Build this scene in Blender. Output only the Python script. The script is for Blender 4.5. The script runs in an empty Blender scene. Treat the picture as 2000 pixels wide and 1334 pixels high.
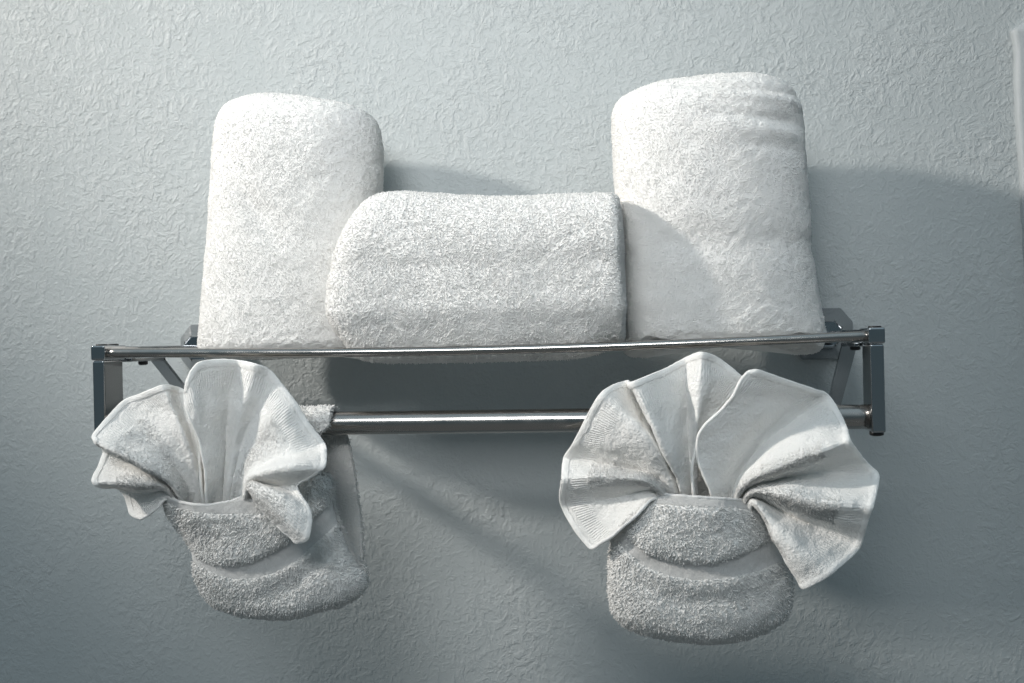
import bpy, math
import numpy as np
from mathutils import Matrix, Vector

sc = bpy.context.scene
rng = np.random.default_rng(7)

# ------------------------------------------------------------------ camera
# wall = plane y 0, the room lies towards -y, camera level with the shelf
CAM_D = 1.024
F_PX = 2116.0                       # focal length in pixels of a 2000 px wide frame
YAW = math.atan(291 / F_PX)
ROLL = math.radians(1.3)
cam_data = bpy.data.cameras.new('camera')
cam = bpy.data.objects.new('camera', cam_data)
sc.collection.objects.link(cam)
cam_data.sensor_width = 36.0
cam_data.lens = 36.0 * F_PX / 2000.0
cam_data.clip_start = 0.02
cam_data.clip_end = 50
CM = Matrix.Translation((0, -CAM_D, 0)) @ Matrix.Rotation(YAW, 4, 'Z') @ \
     Matrix.Rotation(math.radians(90), 4, 'X') @ Matrix.Rotation(-ROLL, 4, 'Z')
cam.matrix_world = CM
cam_data.dof.use_dof = True
cam_data.dof.focus_distance = 0.87
cam_data.dof.aperture_fstop = 9.0
sc.camera = cam
sc.cycles.use_denoising = True
sc.cycles.denoiser = 'OPENIMAGEDENOISE'
sc.cycles.denoising_input_passes = 'RGB_ALBEDO_NORMAL'
sc.cycles.denoising_prefilter = 'NONE'
sc.cycles.denoising_quality = 'HIGH'
sc.cycles.use_adaptive_sampling = False
sc.cycles.max_bounces = 20
sc.cycles.diffuse_bounces = 14
sc.cycles.transmission_bounces = 14


def U(px, py, d):
    """world point at distance d in front of the wall that the photo shows at (px, py)"""
    v = CM.to_3x3() @ Vector(((px - 1000) / F_PX, -(py - 667) / F_PX, -1.0))
    t = (CAM_D - d) / v.y
    return np.array((v.x * t, -d, v.z * t))


# ------------------------------------------------------------------ world and lamps
w = bpy.data.worlds.new('World'); sc.world = w; w.use_nodes = True
nt = w.node_tree; nt.nodes.clear()
out = nt.nodes.new('ShaderNodeOutputWorld'); bg = nt.nodes.new('ShaderNodeBackground')
tc = nt.nodes.new('ShaderNodeTexCoord'); sep = nt.nodes.new('ShaderNodeSeparateXYZ')
mr = nt.nodes.new('ShaderNodeMapRange'); cr = nt.nodes.new('ShaderNodeValToRGB')
nt.links.new(tc.outputs['Generated'], sep.inputs[0]); nt.links.new(sep.outputs['Z'], mr.inputs[0])
mr.inputs[1].default_value = -1; mr.inputs[2].default_value = 1
nt.links.new(mr.outputs[0], cr.inputs[0]); nt.links.new(cr.outputs[0], bg.inputs[0])
e = cr.color_ramp.elements
e[0].position = 0.25; e[0].color = (0.15, 0.165, 0.17, 1)
e[1].position = 0.9; e[1].color = (0.44, 0.57, 0.65, 1)
x = e.new(0.52); x.color = (0.085, 0.125, 0.145, 1)
bg.inputs[1].default_value = 0.92
nt.links.new(bg.outputs[0], out.inputs[0])


def aim(o, loc, target):
    o.location = loc
    o.rotation_euler = (Vector(target) - Vector(loc)).to_track_quat('-Z', 'Y').to_euler()


kd = bpy.data.lights.new('bathroom_lamp', 'SPOT')
kd.energy = 265; kd.color = (1.0, 0.945, 0.88); kd.shadow_soft_size = 0.09
kd.spot_size = math.radians(35); kd.spot_blend = 1.0
key = bpy.data.objects.new('bathroom_lamp', kd); sc.collection.objects.link(key)
aim(key, U(-2400, -1150, 0.0) + np.array((0, -0.95, 0)), U(1420, 260, 0.0))

fd = bpy.data.lights.new('front_fill', 'AREA')  # added fill light above the camera, spread narrowed to darken the frame edges
fd.energy = 1.6; fd.spread = math.radians(53); fd.color = (0.985, 0.995, 1.0); fd.shape = 'RECTANGLE'; fd.size = 0.7; fd.size_y = 0.5
fill = bpy.data.objects.new('front_fill', fd); sc.collection.objects.link(fill)
aim(fill, (-0.32, -1.4, 0.80), (-0.20, 0, 0.24))

vs = sc.view_settings
vs.view_transform = 'Standard'; vs.look = 'None'; vs.exposure = 0.0; vs.gamma = 1.0
vs.use_curve_mapping = False


# ------------------------------------------------------------------ materials
def mat(name):
    m = bpy.data.materials.new(name); m.use_nodes = True
    m.node_tree.nodes.clear()
    o = m.node_tree.nodes.new('ShaderNodeOutputMaterial')
    b = m.node_tree.nodes.new('ShaderNodeBsdfPrincipled')
    m.node_tree.links.new(b.outputs[0], o.inputs[0])
    return m, m.node_tree, b, o


def node(t, kind, **kw):
    n = t.nodes.new(kind)
    for k, v in kw.items():
        if k in n.inputs.keys(): n.inputs[k].default_value = v
        else: setattr(n, k, v)
    return n


def math_n(t, op, a, b=None):
    n = t.nodes.new('ShaderNodeMath'); n.operation = op
    for i, v in enumerate((a, b)):
        if v is None: continue
        if isinstance(v, (int, float)): n.inputs[i].default_value = v
        else: t.links.new(v, n.inputs[i])
    return n.outputs[0]


def ramp(t, src, pts):
    n = t.nodes.new('ShaderNodeValToRGB'); t.links.new(src, n.inputs[0])
    el = n.color_ramp.elements
    while len(el) < len(pts): el.new(0.5)
    for i, (p, c) in enumerate(pts):
        el[i].position = p; el[i].color = (c, c, c, 1) if isinstance(c, (int, float)) else (*c, 1)
    return n.outputs[0]


def wall_material():
    m, t, b, o = mat('painted_plaster')
    g = node(t, 'ShaderNodeTexCoord').outputs['Object']
    warp = node(t, 'ShaderNodeTexNoise', Scale=45.0, Detail=3.0); t.links.new(g, warp.inputs['Vector'])
    mx = node(t, 'ShaderNodeMixRGB', blend_type='ADD'); mx.inputs[0].default_value = 0.018
    t.links.new(g, mx.inputs[1]); t.links.new(warp.outputs['Color'], mx.inputs[2])
    # knocked-down splatter: plateaus with crisp, curly edges
    n1 = node(t, 'ShaderNodeTexNoise', Scale=105.0, Detail=4.0, Roughness=0.58); t.links.new(mx.outputs[0], n1.inputs['Vector'])
    n2 = node(t, 'ShaderNodeTexNoise', Scale=230.0, Detail=3.0, Roughness=0.6); t.links.new(mx.outputs[0], n2.inputs['Vector'])
    n3 = node(t, 'ShaderNodeTexNoise', Scale=420.0, Detail=3.0, Roughness=0.6); t.links.new(g, n3.inputs['Vector'])
    nb = node(t, 'ShaderNodeTexNoise', Scale=11.0, Detail=4.0); t.links.new(g, nb.inputs['Vector'])
    p1 = ramp(t, n1.outputs[0], [(0.46, 0.0), (0.56, 1.0), (0.64, 0.8), (0.70, 1.2)])
    p2 = ramp(t, n2.outputs[0], [(0.48, 0.0), (0.62, 1.0)])
    pm = ramp(t, nb.outputs[0], [(0.40, 0.0), (0.50, 0.6), (0.64, 1.25)])
    h = math_n(t, 'MULTIPLY', p1, pm)
    h = math_n(t, 'ADD', h, math_n(t, 'MULTIPLY', p2, 0.6))
    h = math_n(t, 'ADD', h, math_n(t, 'MULTIPLY', n3.outputs[0], 0.6))
    h = math_n(t, 'ADD', h, math_n(t, 'MULTIPLY', nb.outputs[0], 2.0))
    bp = node(t, 'ShaderNodeBump', Strength=0.48, Distance=0.0010)
    t.links.new(h, bp.inputs['Height']); t.links.new(bp.outputs[0], b.inputs['Normal'])
    c = ramp(t, nb.outputs[0], [(0.3, (0.42, 0.453, 0.456)), (0.7, (0.445, 0.473, 0.475))])
    t.links.new(c, b.inputs['Base Color'])
    rr = ramp(t, n1.outputs[0], [(0.45, 0.56), (0.65, 0.42)]); t.links.new(rr, b.inputs['Roughness'])
    return m


def cloth_material(name, rib=False, translucent=0.12, bump=0.0006, scale=700.0, border=False):
    m, t, b, o = mat(name)
    b.inputs['Base Color'].default_value = (0.74, 0.735, 0.72, 1) if rib else (0.95, 0.94, 0.915, 1)  # rib darker than terry: shade below the cuff is put into the colour
    b.inputs['Roughness'].default_value = 0.95
    b.inputs['Specular IOR Level'].default_value = 0.12
    b.inputs['Sheen Weight'].default_value = 0.35; b.inputs['Sheen Roughness'].default_value = 0.6
    g = node(t, 'ShaderNodeTexCoord').outputs['Object']
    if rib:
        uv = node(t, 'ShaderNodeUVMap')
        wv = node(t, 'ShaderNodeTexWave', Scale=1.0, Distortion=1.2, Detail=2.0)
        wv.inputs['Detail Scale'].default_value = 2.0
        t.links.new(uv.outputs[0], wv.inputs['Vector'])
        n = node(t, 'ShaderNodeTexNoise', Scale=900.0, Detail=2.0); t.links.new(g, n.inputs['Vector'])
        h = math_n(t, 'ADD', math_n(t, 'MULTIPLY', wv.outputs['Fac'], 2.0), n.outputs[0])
    else:
        n = node(t, 'ShaderNodeTexNoise', Scale=scale, Detail=3.0, Roughness=0.65); t.links.new(g, n.inputs['Vector'])
        h = n.outputs[0]
        if border:
            # woven border: fine ribs running in from the hem (u = mm along the edge, v = mm from the edge)
            sx = node(t, 'ShaderNodeSeparateXYZ'); t.links.new(node(t, 'ShaderNodeUVMap').outputs[0], sx.inputs[0])
            rb = math_n(t, 'SINE', math_n(t, 'MULTIPLY', sx.outputs['X'], 2 * math.pi / 2.3))
            wob = node(t, 'ShaderNodeTexNoise', Scale=60.0, Detail=2.0); t.links.new(g, wob.inputs['Vector'])
            dd = math_n(t, 'ADD', sx.outputs['Y'], math_n(t, 'MULTIPLY', wob.outputs[0], 2.0))
            mk = ramp(t, math_n(t, 'MULTIPLY', dd, 0.02), [(0.16, 0.0), (0.18, 1.0), (0.42, 1.0), (0.46, 0.0)])
            h = math_n(t, 'ADD', math_n(t, 'MULTIPLY', math_n(t, 'MULTIPLY', rb, mk), 0.14), h)
    bp = node(t, 'ShaderNodeBump', Strength=0.6, Distance=bump)
    if not rib:
        # loops of pile share part of the cloth's own normal, as a soft bundle of fibres does
        at = node(t, 'ShaderNodeAttribute', attribute_name='cloth_normal'); ge = node(t, 'ShaderNodeNewGeometry')
        mxn = node(t, 'ShaderNodeMix', data_type='VECTOR'); mxn.inputs[0].default_value = 0.5
        t.links.new(ge.outputs['Normal'], mxn.inputs[4]); t.links.new(at.outputs['Vector'], mxn.inputs[5])
        nz = node(t, 'ShaderNodeVectorMath', operation='NORMALIZE')
        t.links.new(mxn.outputs[1], nz.inputs[0]); t.links.new(nz.outputs[0], bp.inputs['Normal'])
    t.links.new(h, bp.inputs['Height']); t.links.new(bp.outputs[0], b.inputs['Normal'])
    if translucent:
        tr = node(t, 'ShaderNodeBsdfTranslucent'); tr.inputs[0].default_value = (0.92, 0.90, 0.85, 1)
        mx = node(t, 'ShaderNodeMixShader'); mx.inputs[0].default_value = translucent
        t.links.new(b.outputs[0], mx.inputs[1]); t.links.new(tr.outputs[0], mx.inputs[2])
        t.links.new(mx.outputs[0], o.inputs[0])
    return m


def metal_material(name, col, rough, streak=0.0):
    m, t, b, o = mat(name)
    b.inputs['Metallic'].default_value = 1.0
    b.inputs['Base Color'].default_value = (*col, 1)
    g = node(t, 'ShaderNodeTexCoord').outputs['Object']
    n = node(t, 'ShaderNodeTexNoise', Scale=60.0, Detail=4.0); t.links.new(g, n.inputs['Vector'])
    rr = ramp(t, n.outputs[0], [(0.3, rough * 0.75), (0.7, rough * 1.3)])
    t.links.new(rr, b.inputs['Roughness'])
    if streak:
        mp = node(t, 'ShaderNodeMapping'); mp.inputs['Scale'].default_value = (3, 1500, 1500)
        t.links.new(g, mp.inputs[0])
        s = node(t, 'ShaderNodeTexNoise', Scale=1.0, Detail=2.0); t.links.new(mp.outputs[0], s.inputs['Vector'])
        bp = node(t, 'ShaderNodeBump', Strength=streak, Distance=0.0001)
        t.links.new(s.outputs[0], bp.inputs['Height']); t.links.new(bp.outputs[0], b.inputs['Normal'])
    return m


M_WALL = wall_material()
M_TERRY = cloth_material('white_terry', translucent=0.14)
M_FAN = cloth_material('white_washcloth', translucent=0.14, bump=0.0035, scale=400.0, border=True)
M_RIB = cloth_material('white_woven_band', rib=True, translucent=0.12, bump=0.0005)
M_HEM = cloth_material('white_hem', translucent=0.10, bump=0.0012, scale=600.0)
M_STEEL = metal_material('brushed_steel', (0.40, 0.38, 0.36), 0.20)
M_CHROME = metal_material('chrome', (0.42, 0.43, 0.44), 0.10)
M_BLACK, _t, _b, _o = mat('dark_screw')
_b.inputs['Base Color'].default_value = (0.015, 0.015, 0.016, 1); _b.inputs['Roughness'].default_value = 0.4
_n = node(_t, 'ShaderNodeTexNoise', Scale=300.0); _bp = node(_t, 'ShaderNodeBump', Strength=0.2, Distance=0.0002)
_t.links.new(_n.outputs[0], _bp.inputs['Height']); _t.links.new(_bp.outputs[0], _b.inputs['Normal'])
M_TRIM, _t, _b, _o = mat('white_trim_paint')
_b.inputs['Roughness'].default_value = 0.45
_n = node(_t, 'ShaderNodeTexNoise', Scale=200.0, Detail=4.0)
_t.links.new(ramp(_t, _n.outputs[0], [(0.3, (0.36, 0.39, 0.40)), (0.7, (0.42, 0.445, 0.455))]), _b.inputs['Base Color'])
_bp = node(_t, 'ShaderNodeBump', Strength=0.4, Distance=0.0004)
_t.links.new(_n.outputs[0], _bp.inputs['Height']); _t.links.new(_bp.outputs[0], _b.inputs['Normal'])


# ------------------------------------------------------------------ mesh helpers
def hash3(i, j, k, seed):
    h = (i.astype(np.int64) * 374761393 + j.astype(np.int64) * 668265263 + k.astype(np.int64) * 2147483647 + seed * 974634777) & 0xFFFFFFFF
    h = ((h ^ (h >> 13)) * 1274126177) & 0xFFFFFFFF
    h = (h ^ (h >> 16)) & 0xFFFFFFFF
    return h / 4294967295.0 * 2 - 1


def noise(P, scale, seed=0, octaves=1):
    P = np.asarray(P, float) * scale
    tot = 0; amp = 1
    for o in range(octaves):
        q = P * (2 ** o) + 100 + seed * 3.7
        i = np.floor(q); f = q - i; f = f * f * (3 - 2 * f)
        r = 0
        for dx in (0, 1):
            for dy in (0, 1):
                for dz in (0, 1):
                    wgt = (f[..., 0] if dx else 1 - f[..., 0]) * (f[..., 1] if dy else 1 - f[..., 1]) * (f[..., 2] if dz else 1 - f[..., 2])
                    r = r + wgt * hash3(i[..., 0] + dx, i[..., 1] + dy, i[..., 2] + dz, seed + o)
        tot = tot + amp * r; amp *= 0.5
    return tot


def make_obj(name, V, F, m, parent=None, smooth=True, uv=None, origin=None):
    """F: int array (n,4) or list of arrays of (n,3)/(n,4)"""
    V = np.asarray(V, float)
    CN = V[:, 3:] if V.shape[1] == 6 else None
    V = V[:, :3]
    if origin is not None: V = V - np.asarray(origin)
    Fs = F if isinstance(F, list) else [F]
    me = bpy.data.meshes.new(name)
    tot = np.concatenate([np.full(len(f), f.shape[1]) for f in Fs])
    idx = np.concatenate([f.ravel() for f in Fs])
    me.vertices.add(len(V)); me.vertices.foreach_set('co', V.astype(np.float32).ravel())
    me.loops.add(len(idx)); me.loops.foreach_set('vertex_index', idx.astype(np.int32))
    me.polygons.add(len(tot))
    me.polygons.foreach_set('loop_start', np.concatenate([[0], np.cumsum(tot)[:-1]]).astype(np.int32))
    me.polygons.foreach_set('loop_total', tot.astype(np.int32))
    me.polygons.foreach_set('use_smooth', np.full(len(tot), smooth))
    if uv is not None:
        l = me.uv_layers.new(name='UVMap')
        l.data.foreach_set('uv', np.asarray(uv)[idx].astype(np.float32).ravel())
    if CN is not None:
        at = me.attributes.new('cloth_normal', 'FLOAT_VECTOR', 'POINT')
        at.data.foreach_set('vector', CN.astype(np.float32).ravel())
    me.update()
    me.materials.append(m)
    o = bpy.data.objects.new(name, me); sc.collection.objects.link(o)
    if parent is not None: o.parent = parent
    if origin is not None: o.location = Vector(origin) - (parent.location if parent is not None else Vector((0, 0, 0)))
    return o


def tag(o, label, cat, group=None):
    o['label'] = label; o['category'] = cat
    if group: o['group'] = group
    return o


def empty(name, loc, label, cat, group=None):
    o = bpy.data.objects.new(name, None); sc.collection.objects.link(o)
    o.location = Vector(loc); o.empty_display_size = 0.02
    return tag(o, label, cat, group)


def grid_faces(nu, nv, closed_u=False, closed_v=False, off=0, mask=None):
    I, J = np.meshgrid(np.arange(nu if closed_u else nu - 1), np.arange(nv if closed_v else nv - 1), indexing='ij')
    if mask is not None:
        k = mask[I, J]; I = I[k]; J = J[k]
    I = I.ravel(); J = J.ravel(); I2 = (I + 1) % nu; J2 = (J + 1) % nv
    return np.stack([I * nv + J, I2 * nv + J, I2 * nv + J2, I * nv + J2], 1) + off


def grid_normals(G, closed_u=False):
    if closed_u: du = np.roll(G, -1, 0) - np.roll(G, 1, 0)
    else: du = np.gradient(G, axis=0)
    dv = np.gradient(G, axis=1)
    n = np.cross(du, dv)
    return n / (np.linalg.norm(n, axis=-1, keepdims=True) + 1e-12)


def gn(G, N):
    return np.concatenate([G, N], -1).reshape(-1, 6)


def unit(a):
    return a / (np.linalg.norm(a, axis=-1, keepdims=True) + 1e-12)


def tufts(G, N, count_mm2, length, width, dens=None, lean=(0, 0, -0.25), closed_u=False, seed=0, rnd=0.38, lenf=None, flw=0.10):
    """little bent loops of terry pile on a grid surface; returns V, F"""
    r = np.random.default_rng(seed + 11)
    Gn = np.roll(G, -1, 0) if closed_u else G[1:]
    A = G if closed_u else G[:-1]
    a = A[:, :-1]; b = Gn[:, :-1]; c = Gn[:, 1:]; d = A[:, 1:]
    NA = N if closed_u else N[:-1]
    ns = NA[:, :-1]
    area = np.linalg.norm(np.cross(c - a, d - b), axis=-1) * 0.5
    wgt = area.copy()
    if dens is not None: wgt = wgt * dens[:wgt.shape[0], :wgt.shape[1]]
    n = int(wgt.sum() * 1e6 * count_mm2)
    if n < 1: return np.zeros((0, 6)), np.zeros((0, 3), int)
    cs = np.cumsum(wgt.ravel()); pick = np.searchsorted(cs, r.random(n) * cs[-1]); pick = np.minimum(pick, wgt.size - 1)
    I, J = np.unravel_index(pick, wgt.shape)
    s = r.random((n, 1)); t = r.random((n, 1))
    P = (a[I, J] * (1 - s) + b[I, J] * s) * (1 - t) + (d[I, J] * (1 - s) + c[I, J] * s) * t
    n0 = ns[I, J]
    flow = np.stack([noise(P, 55, 31 + seed, 2), noise(P, 55, 47 + seed, 2), noise(P, 55, 59 + seed, 2)], -1)
    L = length * (0.7 + 0.6 * r.random((n, 1)))
    if lenf is not None: L = L * lenf[I, J][:, None]
    dirn = unit(n0 + np.array(lean) + flw * flow + rnd * r.normal(size=(n, 3)))
    # keep it off the inside of the cloth
    dot = (dirn * n0).sum(-1, keepdims=True); dirn = unit(dirn + n0 * np.maximum(0, 0.35 - dot))
    side = unit(np.cross(dirn, r.normal(size=(n, 3)))); up2 = np.cross(dirn, side)
    bend = unit(np.array(lean) + flw * flow + 0.6 * r.normal(size=(n, 3)))
    W = width * (0.75 + 0.5 * r.random((n, 1)))
    base = P - n0 * 0.0004
    rings = []
    for k, (tt, ww) in enumerate(((0.0, 0.55), (0.55, 1.0), (0.92, 0.62))):
        cpt = base + dirn * L * tt + bend * L * 0.45 * tt * tt
        for q in range(3):
            an = q * 2.0944
            rings.append(cpt + (side * math.cos(an) + up2 * math.sin(an)) * W * ww * 0.5)
    tip = base + dirn * L * 1.0 + bend * L * 0.5
    V = np.stack(rings + [tip], 1)
    V = np.concatenate([V, np.repeat(n0[:, None], 10, 1)], -1).reshape(-1, 6)
    o = (np.arange(n) * 10)[:, None]
    q4 = []
    for k in (0, 1):
        for q in range(3):
            q4.append((k * 3 + q, k * 3 + (q + 1) % 3, (k + 1) * 3 + (q + 1) % 3, (k + 1) * 3 + q))
    t3 = [(6 + q, 6 + (q + 1) % 3, 9) for q in range(3)]
    F4 = (o[:, :, None] + np.array(q4)[None]).reshape(-1, 4)
    F3 = (o[:, :, None] + np.array(t3)[None]).reshape(-1, 3)
    return V, [F4, F3]


def merge(parts):
    Vs, Fs, off = [], {3: [], 4: []}, 0
    for V, F in parts:
        for f in (F if isinstance(F, list) else [F]):
            if len(f): Fs[f.shape[1]].append(f + off)
        Vs.append(V); off += len(V)
    return np.concatenate(Vs), [np.concatenate(Fs[k]) for k in (4, 3) if Fs[k]]


def crom(P, t):
    """Catmull-Rom through the rows of P at parameters t in 0..len-1"""
    P = np.asarray(P, float); n = len(P)
    i = np.clip(np.floor(t).astype(int), 0, n - 2); f = (t - i)
    f = f.reshape(f.shape + (1,) * (P.ndim - 1))
    p0 = P[np.maximum(i - 1, 0)]; p1 = P[i]; p2 = P[i + 1]; p3 = P[np.minimum(i + 2, n - 1)]
    return 0.5 * (2 * p1 + (p2 - p0) * f + (2 * p0 - 5 * p1 + 4 * p2 - p3) * f ** 2 + (3 * p1 - p0 - 3 * p2 + p3) * f ** 3)


def lerp_rows(P, t):
    P = np.asarray(P, float); i = np.clip(np.floor(t).astype(int), 0, len(P) - 2); f = t - i
    f = f.reshape(f.shape + (1,) * (P.ndim - 1))
    return P[i] * (1 - f) + P[i + 1] * f


def tube_path(path, rad, seg=16, cap=True):
    path = np.asarray(path, float); n = len(path)
    T = unit(np.gradient(path, axis=0))
    ref = np.array((0.0, 0.0, 1.0))
    if abs(T[0] @ ref) > 0.9: ref = np.array((0.0, 1.0, 0.0))
    S = unit(np.cross(T, ref)); B = np.cross(S, T)
    rad = np.broadcast_to(np.asarray(rad, float), (n,))
    an = np.linspace(0, 2 * np.pi, seg, endpoint=False)
    V = path[:, None] + (S[:, None] * np.cos(an)[None, :, None] + B[:, None] * np.sin(an)[None, :, None]) * rad[:, None, None]
    F = [grid_faces(n, seg, closed_v=True)]
    V = V.reshape(-1, 3)
    if cap:
        V = np.concatenate([V, path[:1], path[-1:]])
        a = np.arange(seg); b = (a + 1) % seg; k = len(V)
        F.append(np.concatenate([np.stack([a, b, np.full(seg, k - 2)], 1),
                                 np.stack([(n - 1) * seg + b, (n - 1) * seg + a, np.full(seg, k - 1)], 1)]))
    return V, F


def bevel_box(name, lo, hi, m, parent, bev=0.001, seg=3, rot=None):
    lo = np.array(lo, float); hi = np.array(hi, float); c = (lo + hi) / 2; h = (hi - lo) / 2
    V = np.array([(sx, sy, sz) for sx in (-1, 1) for sy in (-1, 1) for sz in (-1, 1)]) * h
    F = np.array([(0, 1, 3, 2), (4, 6, 7, 5), (0, 4, 5, 1), (2, 3, 7, 6), (0, 2, 6, 4), (1, 5, 7, 3)])
    if rot is not None:
        V = V @ np.array(rot).T
    o = make_obj(name, V + c, F, m, parent, smooth=True, origin=c)
    md = o.modifiers.new('bevel', 'BEVEL'); md.width = bev; md.segments = seg; md.limit_method = 'ANGLE'
    o.modifiers.new('wn', 'WEIGHTED_NORMAL')
    return o


# ------------------------------------------------------------------ the wall
V = np.array([(-2.2, 0, -1.6), (2.2, 0, -1.6), (2.2, 0, 1.8), (-2.2, 0, 1.8)], float)
wall = make_obj('wall', V, np.array([(0, 1, 2, 3)]), M_WALL, smooth=False)
wall['kind'] = 'structure'

# painted casing that stands proud of the wall at the right; its edge bows a little
edge = [(1973, 62), (1979, 110), (1980, 180), (1984, 262), (1990, 340), (1993, 405), (1997, 480), (2004, 620), (2021, 800), (2034, 1000), (2060, 1400)]
E = np.array([U(a, b, 0.0) for a, b in edge]); E = crom(E, np.linspace(0, len(E) - 1, 60))
prof = [(0.0, 0.0), (0.0005, 0.0045), (0.002, 0.0065), (0.005, 0.0075), (0.085, 0.009), (0.09, 0.0)]
G = np.array([[p + np.array((dx, -dy, 0)) for dx, dy in prof] for p in E])
G[0, :, 2] += np.array([0, 0.0, 0.001, 0.003, 0.05, 0.05])
G[:, :, 0] += (noise(G, 90, 3) * 0.0004)
V = G.reshape(-1, 3)
F = [grid_faces(len(E), len(prof)), np.array([[0, k, k + 1] for k in range(1, len(prof) - 1)])]
trim = make_obj('wall_trim', V, F, M_TRIM, smooth=True, origin=E[0])
tag(trim, 'pale painted trim strip with bowed edge at the right of the textured wall', 'trim')

# ------------------------------------------------------------------ towel rack
FD = 0.19                                    # distance of the front rod and the towel bar from the wall
XL = U(192, 690, FD)[0]; XR = U(1712, 655, FD)[0]
ZR = -0.0018
ZB = U(1150, 823, FD)[2]
rack = empty('towel_rack', (0.5 * (XL + XR), 0, 0), 'chrome and steel hotel towel rack with shelf rods and lower bar fixed to the wall', 'towel rack')


def rod(name, x0, x1, d, z, r, sag, m):
    t = np.linspace(0, 1, 60)
    P = np.stack([x0 + (x1 - x0) * t, np.full(60, -d), z - sag * np.sin(np.pi * t) ** 1.0], 1)
    V, F = tube_path(P, r, 28)
    return make_obj(name, V, F, m, rack, origin=P.mean(0))


rod('shelf_rod', XL + 0.004, XR - 0.004, FD - 0.004, ZR, 0.0037, 0.0046, M_STEEL)
for d, sg in ((0.140, 0.0040), (0.094, 0.0030), (0.046, 0.0020)):
    rod('shelf_rod', XL + 0.006, XR - 0.006, d, ZR, 0.0033, sg, M_STEEL)
rod('towel_bar', XL + 0.003, XR - 0.003, FD - 0.013, ZB, 0.0093, 0.0, M_STEEL)

for sgn, X in ((1, XL), (-1, XR)):
    # upright strap between the shelf corner and the bar, wide face towards the middle
    up = bevel_box('upright_bracket', (X - 0.0052, -FD - 0.001, ZB - 0.0112), (X + 0.0052, -FD + 0.031, ZR - 0.0062), M_CHROME, rack, 0.0016)
    V, F = tube_path([(X, -FD + 0.008, ZB - 0.0105), (X, -FD + 0.008, ZB - 0.0135), (X, -FD + 0.008, ZB - 0.0142)], [0.0052, 0.0052, 0.003], 20)
    make_obj('screw_head', V, F, M_BLACK, up, origin=None).location = -up.location - rack.location
    # corner block
    cb = bevel_box('corner_block', (X - 0.0062, -FD - 0.0015, ZR - 0.0060), (X + 0.0062, -FD + 0.036, ZR + 0.0062), M_CHROME, rack, 0.0016)
    for yy in ((0.006, 0.024) if sgn > 0 else (0.006,)):
        xx = X
        V, F = tube_path([(xx, -FD + yy, ZR + 0.0060), (xx, -FD + yy, ZR + 0.0071), (xx, -FD + yy, ZR + 0.0074)], [0.0048, 0.0048, 0.0036], 20)
        make_obj('screw_head', V, F, M_BLACK, cb, origin=None).location = -cb.location - rack.location
    # side rail to the wall
    bevel_box('side_rail', (X - 0.0042, -FD + 0.0361, ZR - 0.0050), (X + 0.0042, -0.018, ZR + 0.0052), M_CHROME, rack, 0.001)
    # gusset under the rail and diagonal brace to the wall
    gx = X + sgn * 0.0035
    gs = bevel_box('brace_foot', (gx - 0.006, -0.152, ZR - 0.0082), (gx + 0.006, -0.088, ZR - 0.0052), M_CHROME, rack, 0.0006)
    V, F = tube_path([(gx, -0.120, ZR - 0.0080), (gx, -0.120, ZR - 0.0108), (gx, -0.120, ZR - 0.0116)], [0.0042, 0.0042, 0.0026], 20)
    make_obj('screw_head', V, F, M_BLACK, gs).location = -gs.location - rack.location
    a = np.array((gx, -0.092, ZR - 0.0072)); b = np.array((gx, 0.0, -0.066))
    dv = unit(b - a); nn = np.array((0, -dv[2], dv[1]))
    Lh = np.linalg.norm(b - a) / 2; c = (a + b) / 2
    Vb = np.array([c + dv * sy * Lh + nn * sz * 0.0016 + np.array((1, 0, 0)) * sx * 0.006 for sx in (-1, 1) for sy in (-1, 1) for sz in (-1, 1)])
    Fb = np.array([(0, 1, 3, 2), (4, 6, 7, 5), (0, 4, 5, 1), (2, 3, 7, 6), (0, 2, 6, 4), (1, 5, 7, 3)])
    br = make_obj('brace', Vb, Fb, M_CHROME, rack, smooth=False, origin=c)
    # wall mount: octagonal escutcheon tapering to a boss
    cx = X + sgn * 0.013
    oct_ = [(1, .45), (.62, 1), (-.62, 1), (-1, .45), (-1, -.45), (-.62, -1), (.62, -1), (1, -.45)]
    lv = [(0.0, 0.028, 0.0235), (0.004, 0.028, 0.0235), (0.0065, 0.0265, 0.022), (0.019, 0.017, 0.013), (0.022, 0.0155, 0.0115)]
    Vm = np.array([(cx + ox * hw, -dd, 0.0005 + oz * hh) for dd, hw, hh in lv for ox, oz in oct_])
    Vm = np.concatenate([Vm, [(cx, -0.0222, 0.0005)]])
    k = len(lv)
    Fm = [grid_faces(k, 8, closed_v=True), np.array([[(k - 1) * 8 + q, (k - 1) * 8 + (q + 1) % 8, k * 8] for q in range(8)])]
    wm = make_obj('wall_mount', Vm, Fm, M_CHROME, rack, smooth=False, origin=(cx, 0, 0))
    md = wm.modifiers.new('bevel', 'BEVEL'); md.width = 0.0012; md.segments = 3; md.limit_method = 'ANGLE'


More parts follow.
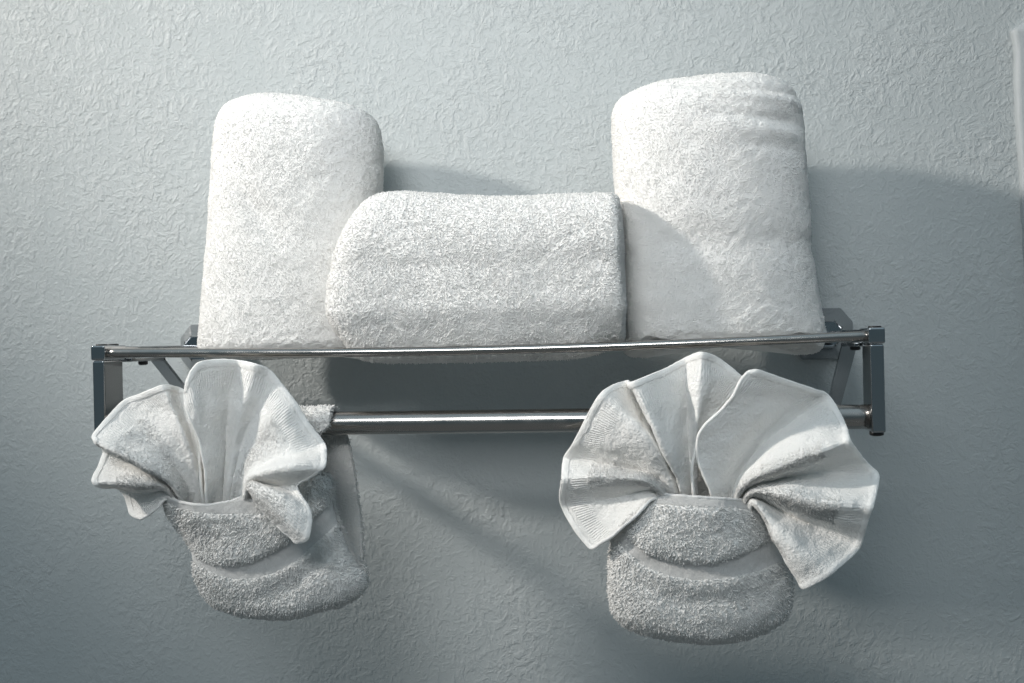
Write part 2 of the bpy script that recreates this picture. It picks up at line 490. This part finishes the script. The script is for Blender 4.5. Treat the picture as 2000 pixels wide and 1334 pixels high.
# ------------------------------------------------------------------ towels on the shelf
def loft(name, stations, dc, ry, label, cat, group, seed, expo=2.4, nu=220, nv=150, lump=0.0007, extra=None,
         tl=0.0008, tw=0.00095, dens=1.5, sagf=None, lean=(0, 0, -0.25)):
    """stations: (ax, ay, bx, by, depth factor) - the two silhouette points of a cross-section;
    the section between them is a superellipse of half depth ry * factor about dc"""
    st = np.array([[*U(s[0], s[1], dc), *U(s[2], s[3], dc), s[4]] for s in stations])
    t = np.linspace(0, len(st) - 1, nv); R = crom(st, t)
    A = R[:, :3]; B = R[:, 3:6]; fac = np.clip(R[:, 6], 0.02, None)
    C = (A + B) / 2; H = (A - B) / 2
    an = np.linspace(0, 2 * np.pi, nu, endpoint=False)
    ce = np.sign(np.cos(an)) * np.abs(np.cos(an)) ** (2 / expo); se = np.sign(np.sin(an)) * np.abs(np.sin(an)) ** (2 / expo)
    G = C[None] + H[None] * ce[:, None, None]
    G[..., 1] -= ry * fac[None] * se[:, None]
    N = grid_normals(G, True)
    mid = C[nv // 2]
    if ((N[:, nv // 2] * (G[:, nv // 2] - mid)).sum(-1)).mean() < 0: N = -N; flip = True
    else: flip = False
    h = lump * noise(G, 38, seed, 3) + 0.0005 * noise(G, 260, seed + 5, 2)
    if extra is not None: h = h + extra(G, an[:, None] + 0 * t[None], t[None] + 0 * an[:, None])
    G = G + N * h[..., None]
    if sagf is not None: G = sagf(G)
    N = grid_normals(G, True)
    if flip: N = -N
    F = grid_faces(nu, nv, closed_u=True)
    if flip: F = F[:, ::-1]
    V = gn(G, N)
    k = len(V); V = np.concatenate([V, gn(G, N)[0::nv].mean(0)[None], gn(G, N)[nv - 1::nv].mean(0)[None]])
    a = np.arange(nu); b = (a + 1) % nu
    c0 = np.stack([b * nv, a * nv, np.full(nu, k)], 1); c1 = np.stack([a * nv + nv - 1, b * nv + nv - 1, np.full(nu, k + 1)], 1)
    cap = np.concatenate([c0, c1]);  cap = cap[:, ::-1] if flip else cap
    lf = np.clip(1 + 0.08 * noise(G, 70, seed + 9, 2), 0.6, 1.4)
    TV, TF = tufts(G, N, dens, tl, tw, None, lean, True, seed, lenf=lf)
    V, F = merge([(V, [F, cap]), (TV, TF)])
    base = np.array((G[..., 0].mean(), G[..., 1].mean(), G[..., 2].min()))
    o = make_obj(name, V, F, M_TERRY, origin=base)
    return tag(o, label, cat, group)


RODS = (0.046, 0.094, 0.140, 0.186)


def sag_bottom(G, zmin=-0.030, amt=0.018):
    """soft underside that settles on the rods and sinks between them"""
    G = G.copy()
    d = -G[..., 1]; top = 0.0022
    gap = np.ones_like(d)
    for r_ in RODS: gap = np.minimum(gap, np.abs(d - r_) / 0.023)
    lim = top - amt * np.clip(gap, 0, 1) ** 1.2
    low = G[..., 2] < lim
    G[..., 2] = np.where(low, lim + (G[..., 2] - lim) * 0.12, G[..., 2])
    return G


# left tower
stL = [(420, 712, 735, 706, .60), (401, 696, 748, 690, .80), (396, 680, 750, 672, .96), (398, 655, 749, 650, 1.0), (404, 590, 747, 590, 1.0),
       (411, 500, 744, 500, .98), (418, 400, 743, 400, .97), (423, 320, 744, 330, .95), (427, 262, 743, 282, .90),
       (436, 225, 736, 245, .80), (455, 203, 716, 220, .64), (490, 190, 680, 206, .45), (530, 187, 640, 198, .25), (570, 188, 600, 193, .06)]


def exL(G, an, t):
    x = (G[..., 0] - U(520, 420, .1)[0]); z = G[..., 2] - U(520, 420, .1)[2]
    dent = np.exp(-(((x * .8 + z * .6) / 0.012) ** 2) - ((x * .6 - z * .8) / 0.03) ** 2)
    return -0.0035 * dent


loft('rolled_towel', stL, 0.074, 0.052, 'shorter upright white towel roll standing at the left end of the shelf', 'towel',
     'white towels set out on the shelf', 3, extra=exL, sagf=sag_bottom)

# right tower
stR = [(1240, 708, 1575, 700, .62), (1214, 692, 1604, 684, .84), (1208, 662, 1611, 655, .96), (1207, 640, 1608, 638, 1.0), (1206, 590, 1600, 590, 1.0), (1206, 530, 1589, 530, 1.0),
       (1207, 490, 1580, 482, .97), (1207, 440, 1582, 450, 1.0), (1203, 380, 1578, 390, 1.0), (1198, 310, 1572, 320, .98), (1196, 255, 1567, 250, .94),
       (1199, 220, 1560, 205, .85), (1216, 194, 1546, 178, .70), (1260, 175, 1515, 159, .52), (1320, 160, 1470, 150, .30), (1375, 152, 1420, 149, .06)]


def exR(G, an, t):
    x = (G[..., 0] - U(1450, 250, .1)[0]); z = G[..., 2] - U(1450, 250, .1)[2]
    wv = np.clip((x + 0.05) / 0.08, 0, 1) * np.clip((0.050 - x) / 0.015, 0, 1)
    px_ = 1 / 2290
    g = lambda zz, s: np.exp(-((z - zz + 0.10 * x) / s) ** 2)
    h = -0.0042 * g(62 * px_, 0.0032) * np.exp(-((x) / .05) ** 2) + 0.0025 * g(40 * px_, .004) * wv
    h += -0.0036 * g(4 * px_, .0045) * wv + 0.0022 * g(-22 * px_, .005) * wv - 0.0015 * g(-50 * px_, .004) * wv
    return 1.0 * h


loft('rolled_towel', stR, 0.092, 0.062, 'taller upright white towel roll with creased top at the right end of the shelf', 'towel',
     'white towels set out on the shelf', 17, extra=exR, sagf=sag_bottom)

# the roll lying between them, in front
stM = [(656, 592, 657, 604, .10), (655, 560, 661, 632, .45), (659, 520, 672, 655, .72), (672, 478, 688, 678, .88), (700, 424, 706, 700, .97), (728, 390, 728, 712, 1.0),
       (770, 377, 770, 722, 1.0), (850, 380, 850, 728, 1.0), (960, 386, 960, 728, 1.02), (1060, 384, 1060, 720, 1.0), (1150, 380, 1150, 704, 1.0),
       (1188, 380, 1196, 680, 1.0), (1203, 384, 1212, 674, .98), (1210, 396, 1218, 664, .92), (1214, 425, 1220, 645, .72), (1216, 470, 1220, 610, .42), (1217, 520, 1220, 560, .10)]


def exM(G, an, t):
    z = G[..., 2]; f = np.clip((-G[..., 1] - 0.14) / .02, 0, 1)
    return 0.0022 * np.exp(-((z - 0.028) / 0.012) ** 2) * f - 0.0012 * np.exp(-((z - 0.062) / 0.008) ** 2) * f


loft('folded_towel', stM, 0.139, 0.044, 'white terry towel rolled up, lying on its side between the upright rolls', 'towel',
     'white towels set out on the shelf', 29, expo=2.7, nu=200, nv=240, extra=exM, sagf=sag_bottom, tl=0.0011, tw=0.00105, dens=1.3, lean=(0.05, 0, -0.15))


# ------------------------------------------------------------------ hanging towels with a pocket
def interp_curve(pts, v):
    pts = np.asarray(pts, float)
    s = np.concatenate([[0], np.cumsum(np.linalg.norm(np.diff(pts, axis=0), axis=1))])
    tt = np.interp(v * s[-1], s, np.arange(len(pts)))
    return crom(pts, tt)


def pocket_towel(label, group, rim, left, right, dm, half, arc1, arc2, back_left, back_right, back_bottom, seed, top_l, top_r, hem_px=16, dback=0.166):
    """front: sheet from rim down between the left and right outlines (pixels of the photo), closing at the bottom;
    then a layer that climbs behind the pocket, goes over the bar and hangs down at the back"""
    nu, nv = 170, 230
    u = np.linspace(0, 1, nu); v = np.linspace(0, 1, nv)
    Lc = interp_curve(left, v); Rc = interp_curve(right, v)      # both run rim -> bottom centre
    rimc = interp_curve(rim, u)
    PX = Lc[None] * (1 - u)[:, None, None] + Rc[None] * u[:, None, None]
    # bow the rows like the rim at the top and like the bottom edge at the bottom
    bow = rimc - (rimc[0] * (1 - u)[:, None] + rimc[-1] * u[:, None])
    PX = PX + bow[:, None] * ((1 - v) ** 1.5)[None, :, None]
    s = (1 - np.abs(2 * u - 1) ** 2.6)                            # fullness across
    prof = np.sqrt(np.clip(1 - np.clip((v - 0.72) / 0.28, 0, 1) ** 2, 0, 1))   # closes at the bottom
    D = dm + half * s[:, None] ** 0.6 * (0.35 + 0.65 * np.sin(np.pi * (0.42 + 0.50 * v)))[None] * prof[None]
    a1 = np.interp(PX[..., 0], *np.array(arc1).T); a2 = np.interp(PX[..., 0], *np.array(arc2).T)
    Y = PX[..., 1]
    cuff = 1 / (1 + np.exp((Y - a1) / 3.5))
    below = 1 / (1 + np.exp(-(Y - a2) / 4.0))
    D = D + 0.0052 * cuff * s[:, None] ** 0.5 * np.clip((Y - rimc[:, 1:2]) / 40 + 0.35, 0, 1) + 0.0022 * below
    # a soft crease below the band
    D = D - 0.0022 * np.exp(-((Y - a2 - 40) / 22) ** 2) * s[:, None]
    G = np.zeros((nu, nv, 3))
    m3 = np.array(CM.to_3x3())
    vec = np.stack([(PX[..., 0] - 1000) / F_PX, -(PX[..., 1] - 667) / F_PX, -np.ones((nu, nv))], -1) @ m3.T
    tt = (CAM_D - D) / vec[..., 1]
    G = np.stack([vec[..., 0] * tt, -D, vec[..., 2] * tt], -1)
    N = grid_normals(G); sg = -np.sign(N[..., 1].mean()); N = N * sg
    G = G + N * (0.0013 * noise(G, 45, seed, 3) + 0.0004 * noise(G, 300, seed + 2, 2))[..., None]
    N = grid_normals(G) * sg
    # --- masks
    rim_y = rimc[:, 1:2]
    hem = ((Y - rim_y) < hem_px) & (PX[..., 0] < rim[-1][0] + 4)
    band = (Y > a1 + 1) & (Y < a2 - 2) & (v[None] > .05)
    ff = lambda mk: (mk[:-1, :-1])
    body = empty('hand_towel', (G[..., 0].mean(), -0.18, G[..., 2].min()), label, 'towel', group)
    # back layers (world space), sharing the outline
    nb = 150
    w_ = np.linspace(0, 1, nb)
    bl = interp_curve(back_left, w_); brr = interp_curve(back_right, w_)

    def UU(PXY, D):
        vec = np.stack([(PXY[..., 0] - 1000) / F_PX, -(PXY[..., 1] - 667) / F_PX, -np.ones(PXY.shape[:-1])], -1) @ m3.T
        t_ = (CAM_D - D) / vec[..., 1]
        return np.stack([vec[..., 0] * t_, -D, vec[..., 2] * t_], -1)
    # inner layer: bottom of pocket up to the bar (world z decreasing from the bar)
    zb = ZB; rb = 0.0093 + 0.0035; yb = -(FD - 0.013)
    xl = UU(np.array(top_l, float), FD)[0]; xr = UU(np.array(top_r, float), FD)[0]
    iL = G[0, ::-1]; iR = G[-1, ::-1]                             # bottom -> rim along both sides
    rows = []
    for k in range(0, nv, 6):
        rowL, rowR = iL[k], iR[k]
        r_ = rowL[None] * (1 - u)[:, None] + rowR[None] * u[:, None]
        r_[:, 1] = -(dm - 0.004) + 0.004 * np.sin(np.pi * u)
        vv = 1 - k / (nv - 1)
        z_low = G[:, int(vv * (nv - 1)), 2]
        r_[:, 2] = z_low + 0.002
        rows.append(r_)
    rim_row = rows[-1]
    topL = np.array((xl, yb - rb, zb)); topR = np.array((xr, yb - rb, zb))
    for f in np.linspace(0.1, 1, 14):
        goal = topL[None] * (1 - u)[:, None] + topR[None] * u[:, None]
        rows.append(rim_row * (1 - f) + goal * f)
    for an in np.linspace(0, np.pi, 16)[1:]:
        goal = topL[None] * (1 - u)[:, None] + topR[None] * u[:, None]
        goal = goal.copy(); goal[:, 1] = yb - rb * math.cos(an); goal[:, 2] = zb + rb * math.sin(an)
        rows.append(goal)
    bpx = bl[None] * (1 - u)[:, None, None] + brr[None] * u[:, None, None]
    dB = dback - 0.004 * np.sin(np.pi * u)[:, None] + 0.010 * (w_[None] ** 2)
    back = UU(bpx, dB)
    back[:, :, 2] -= 0.010 * np.sin(np.pi * u)[:, None] ** .6 * w_[None] ** 6
    for k in range(4, nb, 3): rows.append(back[:, k])
    GB = np.stack(rows, 1)
    NB = grid_normals(GB)
    GB = GB + NB * (0.0008 * noise(GB, 50, seed + 3, 2))[..., None]
    NB = grid_normals(GB)
    # orientation: outward on the over-the-bar rows means up
    kbar = len(range(0, nv, 6)) + 14 + 7
    if NB[nu // 2, kbar, 2] < 0: NB = -NB
    th = 0.0022
    front = (gn(G, N), grid_faces(nu, nv, mask=~ff(hem | band)))
    TV = tufts(G, N, 0.95, 0.0018, 0.0012, dens=(~(hem | band)).astype(float), lean=(0, 0, -0.45), seed=seed, lenf=np.clip(1 + .12 * noise(G, 70, seed + 9, 2), .6, 1.5))
    outer = GB + NB * th * .5; inner = GB - NB * th * .5
    nvb = GB.shape[1]
    bo = (gn(outer, NB), grid_faces(nu, nvb)); bi = (gn(inner, -NB), grid_faces(nu, nvb)[:, ::-1])
    # rims of the back layer
    TV2 = tufts(outer, NB, 1.3, 0.0015, 0.00095, lean=(0, 0, -0.3), seed=seed + 1)
    TV3 = tufts(inner[:, kbar:], -NB[:, kbar:], 1.0, 0.0019, 0.0011, lean=(0, 0, -0.3), seed=seed + 2)
    # fringe at both side edges
    ed = []
    for q, s_ in ((0, -1), (nu - 1, 1)):
        strip = np.stack([outer[q], inner[q]], 0)
        Ns = np.zeros_like(strip); Ns[..., 0] = s_
        ed.append((gn(strip, Ns), grid_faces(2, nvb)))
        ed.append(tufts(strip, Ns, 1.6, 0.0022, 0.0009, lean=(0, -.2, -.1), seed=seed + 5 + q))
    # back of the front sheet so it is real cloth
    Gi = G - N * th
    fb = (gn(Gi, -N), grid_faces(nu, nv)[:, ::-1])
    V, F = merge([front, TV, bo, bi, TV2, TV3, fb] + ed)
    make_obj('terry_body', V, F, M_TERRY, body, origin=body.location)
    # woven band
    du = np.linalg.norm(G[nu // 2] - G[nu // 2 - 1], axis=-1).mean() * nu
    uv = np.stack([(u[:, None] + 0 * v[None]) * du * 560, (0 * u[:, None] + v[None]) * 8], -1).reshape(-1, 2)
    V = (G + N * 0.0003)
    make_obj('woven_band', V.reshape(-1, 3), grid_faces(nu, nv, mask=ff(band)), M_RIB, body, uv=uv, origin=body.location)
    # hem: band plus a rolled lip along the rim
    hp = G.copy() + N * 0.0005
    lip = hp[:, 0] - N[:, 0] * 0.0008
    lv, lf = tube_path(lip, 0.0014, 10)
    uvl = np.zeros((len(lv), 2)); 
    A = (hp.reshape(-1, 3), grid_faces(nu, nv, mask=ff(hem)))
    Vh, Fh = merge([A, (lv, lf)])
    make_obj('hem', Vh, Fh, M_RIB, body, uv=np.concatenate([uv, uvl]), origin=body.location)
    return body


def build_hanging():
    g = 'hand towels folded into pockets over the bar'
    # right
    pocket_towel('white hand towel folded into a pocket, hanging squarely on the right of the lower bar', g,
                 rim=[(1268, 964), (1320, 968), (1380, 973), (1430, 975), (1478, 978)],
                 left=[(1268, 964), (1228, 985), (1200, 1025), (1191, 1085), (1191, 1150), (1199, 1196), (1222, 1220), (1262, 1238), (1322, 1250), (1372, 1254)],
                 right=[(1478, 978), (1500, 1010), (1520, 1060), (1538, 1110), (1550, 1150), (1546, 1185), (1532, 1210), (1490, 1236), (1430, 1249), (1376, 1254)],
                 dm=0.200, half=0.030,
                 arc1=[(1190, 1020), (1225, 1045), (1262, 1078), (1320, 1097), (1390, 1098), (1450, 1080), (1500, 1060), (1550, 1030)],
                 arc2=[(1190, 1040), (1215, 1068), (1250, 1102), (1300, 1124), (1360, 1134), (1420, 1130), (1480, 1116), (1550, 1085)],
                 back_left=[(1240, 830), (1225, 960), (1215, 1150)], back_right=[(1500, 830), (1508, 960), (1515, 1150)], back_bottom=1180,
                 seed=41, top_l=(1240, 820), top_r=(1500, 818))
    # left
    pocket_towel('white hand towel folded into a pocket, hanging askew on the left of the lower bar', g,
                 rim=[(312, 960), (350, 980), (400, 987), (450, 977), (495, 958)],
                 left=[(312, 960), (328, 1000), (352, 1045), (374, 1080), (382, 1125), (396, 1160), (420, 1184), (465, 1199), (515, 1206), (555, 1206)],
                 right=[(495, 958), (575, 935), (640, 935), (651, 990), (668, 1045), (692, 1095), (713, 1125), (708, 1155), (680, 1176), (630, 1193), (560, 1206)],
                 dm=0.196, half=0.028,
                 arc1=[(360, 1062), (385, 1086), (415, 1100), (450, 1104), (490, 1095), (530, 1078), (570, 1050), (640, 985), (720, 900)],
                 arc2=[(360, 1080), (385, 1104), (420, 1122), (455, 1132), (500, 1130), (540, 1118), (580, 1095), (640, 1040), (720, 960)],
                 back_left=[(400, 830), (425, 960), (450, 1120)], back_right=[(672, 830), (693, 930), (704, 1010), (709, 1077), (713, 1112)], back_bottom=1150,
                 seed=53, top_l=(360, 840), top_r=(643, 826), dback=0.160)


build_hanging()


# ------------------------------------------------------------------ fanned washcloths
def fan(name_parent, rays, seed, nr=90, per=16, hem_w=0.0045, sharp=0.25, tuft_r=None):
    """rays: list of dict(p=[(px,py,d)...inner->outer], k=pile weight). Sheet between the rays."""
    NR = nr
    R = []
    for ry_ in rays:
        P = np.array([U(*q) for q in ry_['p']])
        sl = np.concatenate([[0], np.cumsum(np.linalg.norm(np.diff(P, axis=0), axis=1))])
        tt = np.interp(np.linspace(0, 1, NR) * sl[-1], sl, np.arange(len(P)))
        R.append(crom(P, tt))
    R = np.array(R)                                # nrays, NR, 3
    n = len(rays)
    t = np.linspace(0, n - 1, (n - 1) * per + 1)
    G = sharp * lerp_rows(R, t) + (1 - sharp) * crom(R, t)
    pile = lerp_rows(np.array([r_.get('k', 0.6) for r_ in rays])[:, None], t)[:, 0]
    N = grid_normals(G); N = N * -np.sign(np.median(N[..., 1]))
    r = np.linspace(0, 1, NR)[None]
    G = G + N * (0.0018 * noise(G, 45, seed, 3) * np.clip(r * 2, 0, 1) + 0.00025 * noise(G, 420, seed + 1, 2))[..., None]
    N = grid_normals(G); N = N * -np.sign(np.median(N[..., 1]))
    nu, nv = G.shape[:2]
    # distance from the outer edge
    seg = np.linalg.norm(np.diff(G, axis=1), axis=-1)
    dist = np.concatenate([np.cumsum(seg[:, ::-1], 1)[:, ::-1], np.zeros((nu, 1))], 1)
    hemz = dist < hem_w
    border = (dist >= hem_w) & (dist < hem_w * 2.6)
    th = 0.0018
    # slight step of the border
    step = np.where(border, -0.0004, 0) + 0.0005 * np.exp(-((dist - hem_w * .3) / 0.0015) ** 2)
    arc0 = np.concatenate([[0], np.cumsum(np.linalg.norm(np.diff(G[:, -1], axis=0), axis=1))])[:, None]
    ribs = np.clip((dist - 0.010) / 0.001, 0, 1) * np.clip((0.022 - dist) / 0.001, 0, 1)
    G = G + N * step[..., None]
    a = G + N * th / 2; b = G - N * th / 2
    V0 = (gn(a, N), grid_faces(nu, nv, mask=~hemz[:-1, :-1])); V1 = (gn(b, -N), grid_faces(nu, nv)[:, ::-1])
    dens = (pile[:, None] * np.where(hemz | border, 0.06, 1.0)) * (1 - 0.85 * ribs)
    T = tufts(a, N, 2.6, 0.0007, 0.00055, dens=np.clip((dens - 0.75) / 0.3, 0, 1), lean=(0, 0, -.2), seed=seed, rnd=.45, flw=0.05, lenf=np.clip(0.6 + pile[:, None] * 1.0 + 0 * r, .5, 1.8))
    T2 = tufts(b, -N, 0.9, 0.0012, 0.0007, dens=dens, lean=(0, 0, -.2), seed=seed + 1)
    V, F = merge([V0, V1, T, T2])
    uvm = np.zeros((len(V), 2)); uvm[:nu * nv] = np.stack([np.repeat(arc0 * 1000, nv, 1), dist * 1000], -1).reshape(-1, 2)
    make_obj('pleated_cloth', V, F, M_FAN, name_parent, uv=uvm, origin=name_parent.location)
    # hem: strip + rolled lip along the outer edge and the two end edges
    arc = np.concatenate([[0], np.cumsum(np.linalg.norm(np.diff(G[:, -1], axis=0), axis=1))])
    uv = np.stack([np.repeat(arc[:, None], nv, 1) * 700, dist * 300], -1).reshape(-1, 2)
    hv = ((a + N * 0.0003).reshape(-1, 3), grid_faces(nu, nv, mask=hemz[:-1, :-1]))
    path = np.concatenate([G[0, 8:], G[1:-1, -1], G[-1, :7:-1]])
    keep = [0]
    for i in range(1, len(path)):
        if np.linalg.norm(path[i] - path[keep[-1]]) > 0.0006: keep.append(i)
    path = path[keep]
    k3 = np.ones(5) / 5
    pp = np.stack([np.convolve(np.pad(path[:, c], 2, mode='edge'), k3, 'valid') for c in range(3)], 1)
    lv, lf = tube_path(pp, 0.0013 * (1 + .15 * noise(pp, 300, seed)), 10)
    V, F = merge([hv, (lv, lf)])
    make_obj('hem', V, F, M_HEM, name_parent, uv=np.concatenate([uv, np.zeros((len(lv), 2))]), origin=name_parent.location)


wf = 'washcloths fanned out of the towel pockets'
fr = empty('washcloth', U(1370, 1000, 0.21), 'white washcloth pleated into a wide fan, tucked in the right hanging towel', 'washcloth', wf)
# left half of the right fan, from its lower left edge round to the middle
RL = [
    dict(p=[(1320, 1030, .205), (1283, 974, .224), (1235, 1012, .232), (1176, 1060, .222)], k=1.3),
    dict(p=[(1318, 1030, .204), (1280, 966, .221), (1215, 1010, .224), (1150, 1068, .214)], k=.5),
    dict(p=[(1318, 1030, .204), (1276, 958, .216), (1195, 972, .214), (1097, 990, .206)], k=.3),
    dict(p=[(1320, 1030, .205), (1284, 952, .228), (1205, 932, .234), (1099, 935, .222)], k=1.2),
    dict(p=[(1322, 1030, .204), (1292, 944, .216), (1225, 916, .210), (1103, 895, .202)], k=.9),
    dict(p=[(1330, 1030, .204), (1302, 938, .220), (1232, 880, .226), (1124, 862, .214)], k=.6),
    dict(p=[(1336, 1030, .204), (1312, 935, .220), (1262, 850, .234), (1172, 773, .228)], k=.4),
    dict(p=[(1340, 1030, .203), (1322, 935, .212), (1290, 860, .212), (1222, 746, .204)], k=.4),
    dict(p=[(1344, 1030, .205), (1326, 945, .222), (1284, 850, .238), (1236, 748, .234)], k=.7),
    dict(p=[(1352, 1030, .204), (1340, 935, .216), (1325, 840, .220), (1300, 722, .214)], k=.5),
    dict(p=[(1356, 1030, .203), (1350, 930, .209), (1343, 830, .208), (1340, 701, .206)], k=.3),
    dict(p=[(1362, 1030, .203), (1357, 930, .215), (1362, 810, .224), (1371, 690, .220)], k=.4),
    dict(p=[(1366, 1030, .203), (1360, 935, .217), (1372, 810, .217), (1405, 702, .212)], k=.5),
    dict(p=[(1364, 1030, .203), (1356, 966, .220), (1352, 922, .222), (1358, 880, .220), (1384, 825, .212), (1420, 775, .207), (1455, 744, .205)], k=.2),
]
fan(fr, RL, 61)
RR = [
    dict(p=[(1402, 1040, .206), (1390, 966, .224), (1366, 905, .229), (1362, 862, .231), (1372, 836, .233), (1412, 800, .233), (1432, 778, .236), (1446, 745, .236), (1462, 726, .234)], k=.1),
    dict(p=[(1412, 1040, .205), (1402, 960, .219), (1394, 870, .226), (1432, 790, .233), (1482, 725, .233)], k=.2),
    dict(p=[(1420, 1040, .204), (1414, 960, .215), (1420, 880, .222), (1470, 790, .226), (1532, 743, .222)], k=.35),
    dict(p=[(1428, 1040, .203), (1424, 960, .211), (1450, 880, .214), (1515, 800, .214), (1592, 763, .208)], k=.35),
    dict(p=[(1432, 1040, .203), (1430, 962, .208), (1470, 890, .207), (1545, 825, .203), (1620, 776, .200)], k=.25),
    dict(p=[(1436, 1040, .204), (1436, 960, .216), (1485, 900, .220), (1570, 850, .222), (1650, 830, .214)], k=.5),
    dict(p=[(1440, 1040, .205), (1442, 962, .226), (1490, 925, .238), (1570, 895, .243), (1659, 862, .238)], k=1.2),
    dict(p=[(1442, 1040, .203), (1450, 962, .214), (1510, 934, .218), (1590, 915, .218), (1690, 902, .216)], k=.4),
    dict(p=[(1444, 1040, .203), (1456, 962, .211), (1520, 938, .214), (1600, 930, .216), (1714, 932, .216)], k=.3),
    dict(p=[(1446, 1040, .204), (1460, 966, .228), (1530, 962, .244), (1610, 980, .252), (1704, 985, .250)], k=1.0),
    dict(p=[(1448, 1040, .203), (1464, 968, .226), (1530, 976, .240), (1610, 1005, .244), (1692, 1016, .244)], k=1.2),
    dict(p=[(1450, 1040, .203), (1466, 972, .214), (1540, 1005, .222), (1610, 1035, .226), (1676, 1070, .228)], k=.3),
    dict(p=[(1452, 1042, .204), (1468, 976, .226), (1525, 1030, .240), (1580, 1085, .246), (1628, 1114, .246)], k=.4),
    dict(p=[(1454, 1044, .204), (1470, 980, .230), (1510, 1040, .240), (1550, 1100, .244), (1572, 1147, .242)], k=.8),
    dict(p=[(1454, 1046, .203), (1470, 984, .228), (1506, 1042, .234), (1540, 1102, .236), (1560, 1140, .234)], k=1.0),
]
fan(fr, RR, 67)

fl = empty('washcloth', U(400, 1000, 0.21), 'lopsided white washcloth fan with drooping flap, tucked in the left hanging towel', 'washcloth', wf)
LL = [
    dict(p=[(370, 1030, .200), (330, 975, .212), (305, 995, .212), (278, 1013, .208)], k=.6),
    dict(p=[(370, 1030, .200), (328, 968, .210), (295, 975, .204), (256, 1003, .200)], k=.6),
    dict(p=[(370, 1030, .200), (326, 962, .208), (290, 962, .198), (238, 958, .194)], k=.4),
    dict(p=[(370, 1030, .200), (326, 956, .222), (270, 946, .230), (187, 945, .226)], k=1.1),
    dict(p=[(372, 1030, .200), (328, 952, .218), (275, 930, .222), (184, 928, .220)], k=.8),
    dict(p=[(374, 1030, .200), (334, 948, .210), (290, 918, .208), (207, 879, .200)], k=.4),
    dict(p=[(378, 1030, .200), (340, 952, .228), (280, 912, .240), (188, 862, .236)], k=1.1),
    dict(p=[(380, 1030, .200), (346, 945, .225), (285, 895, .236), (184, 849, .232)], k=.9),
    dict(p=[(384, 1030, .200), (358, 940, .218), (310, 870, .224), (238, 787, .218)], k=1.0),
    dict(p=[(388, 1030, .200), (372, 930, .216), (340, 850, .224), (276, 771, .218)], k=.5),
    dict(p=[(392, 1030, .200), (384, 930, .216), (360, 850, .228), (318, 754, .226)], k=.4),
    dict(p=[(396, 1030, .200), (392, 940, .212), (374, 860, .214), (344, 758, .206)], k=.6),
    dict(p=[(402, 1030, .200), (398, 975, .214), (393, 930, .216), (386, 870, .214), (366, 800, .208), (358, 764, .202)], k=.2),
]
fan(fl, LL, 73)
LM = [
    dict(p=[(410, 1035, .202), (404, 972, .222), (398, 910, .228), (390, 860, .232), (374, 822, .236), (363, 795, .236), (362, 765, .234)], k=.2),
    dict(p=[(414, 1035, .202), (412, 960, .218), (400, 880, .228), (384, 800, .236), (368, 738, .236)], k=.3),
    dict(p=[(420, 1035, .202), (420, 955, .214), (412, 870, .222), (400, 790, .228), (388, 710, .230)], k=.3),
    dict(p=[(428, 1035, .202), (430, 950, .208), (430, 860, .212), (428, 780, .218), (432, 704, .220)], k=.3),
    dict(p=[(434, 1035, .201), (437, 950, .204), (442, 860, .204), (452, 780, .210), (468, 706, .214)], k=.25),
    dict(p=[(440, 1035, .202), (446, 950, .210), (458, 860, .214), (478, 780, .222), (500, 713, .222)], k=.5),
    dict(p=[(446, 1035, .202), (454, 950, .207), (475, 865, .210), (506, 790, .216), (530, 728, .214)], k=.4),
    dict(p=[(452, 1035, .202), (462, 950, .214), (500, 870, .222), (545, 815, .224), (577, 788, .216)], k=1.0),
    dict(p=[(458, 1035, .202), (470, 945, .216), (515, 890, .226), (570, 850, .226), (605, 833, .216)], k=.8),
    dict(p=[(462, 1035, .202), (476, 945, .218), (520, 905, .230), (580, 885, .230), (632, 868, .216)], k=.5),
    dict(p=[(466, 1035, .203), (481, 942, .226), (520, 918, .244), (575, 902, .246), (636, 884, .232)], k=.6),
    dict(p=[(470, 1035, .203), (484, 944, .228), (515, 925, .248), (565, 915, .256), (630, 915, .250)], k=.5),
    dict(p=[(470, 1035, .203), (486, 948, .222), (520, 945, .232), (555, 950, .238), (580, 948, .242)], k=.5),
    dict(p=[(472, 1035, .203), (486, 950, .230), (515, 955, .246), (560, 975, .256), (606, 1004, .254)], k=.9),
    dict(p=[(472, 1035, .203), (484, 954, .232), (512, 972, .250), (555, 1010, .262), (600, 1052, .260)], k=1.3),
    dict(p=[(472, 1037, .203), (482, 956, .230), (505, 985, .243), (540, 1025, .252), (578, 1060, .252)], k=1.1),
]
fan(fl, LM, 79)
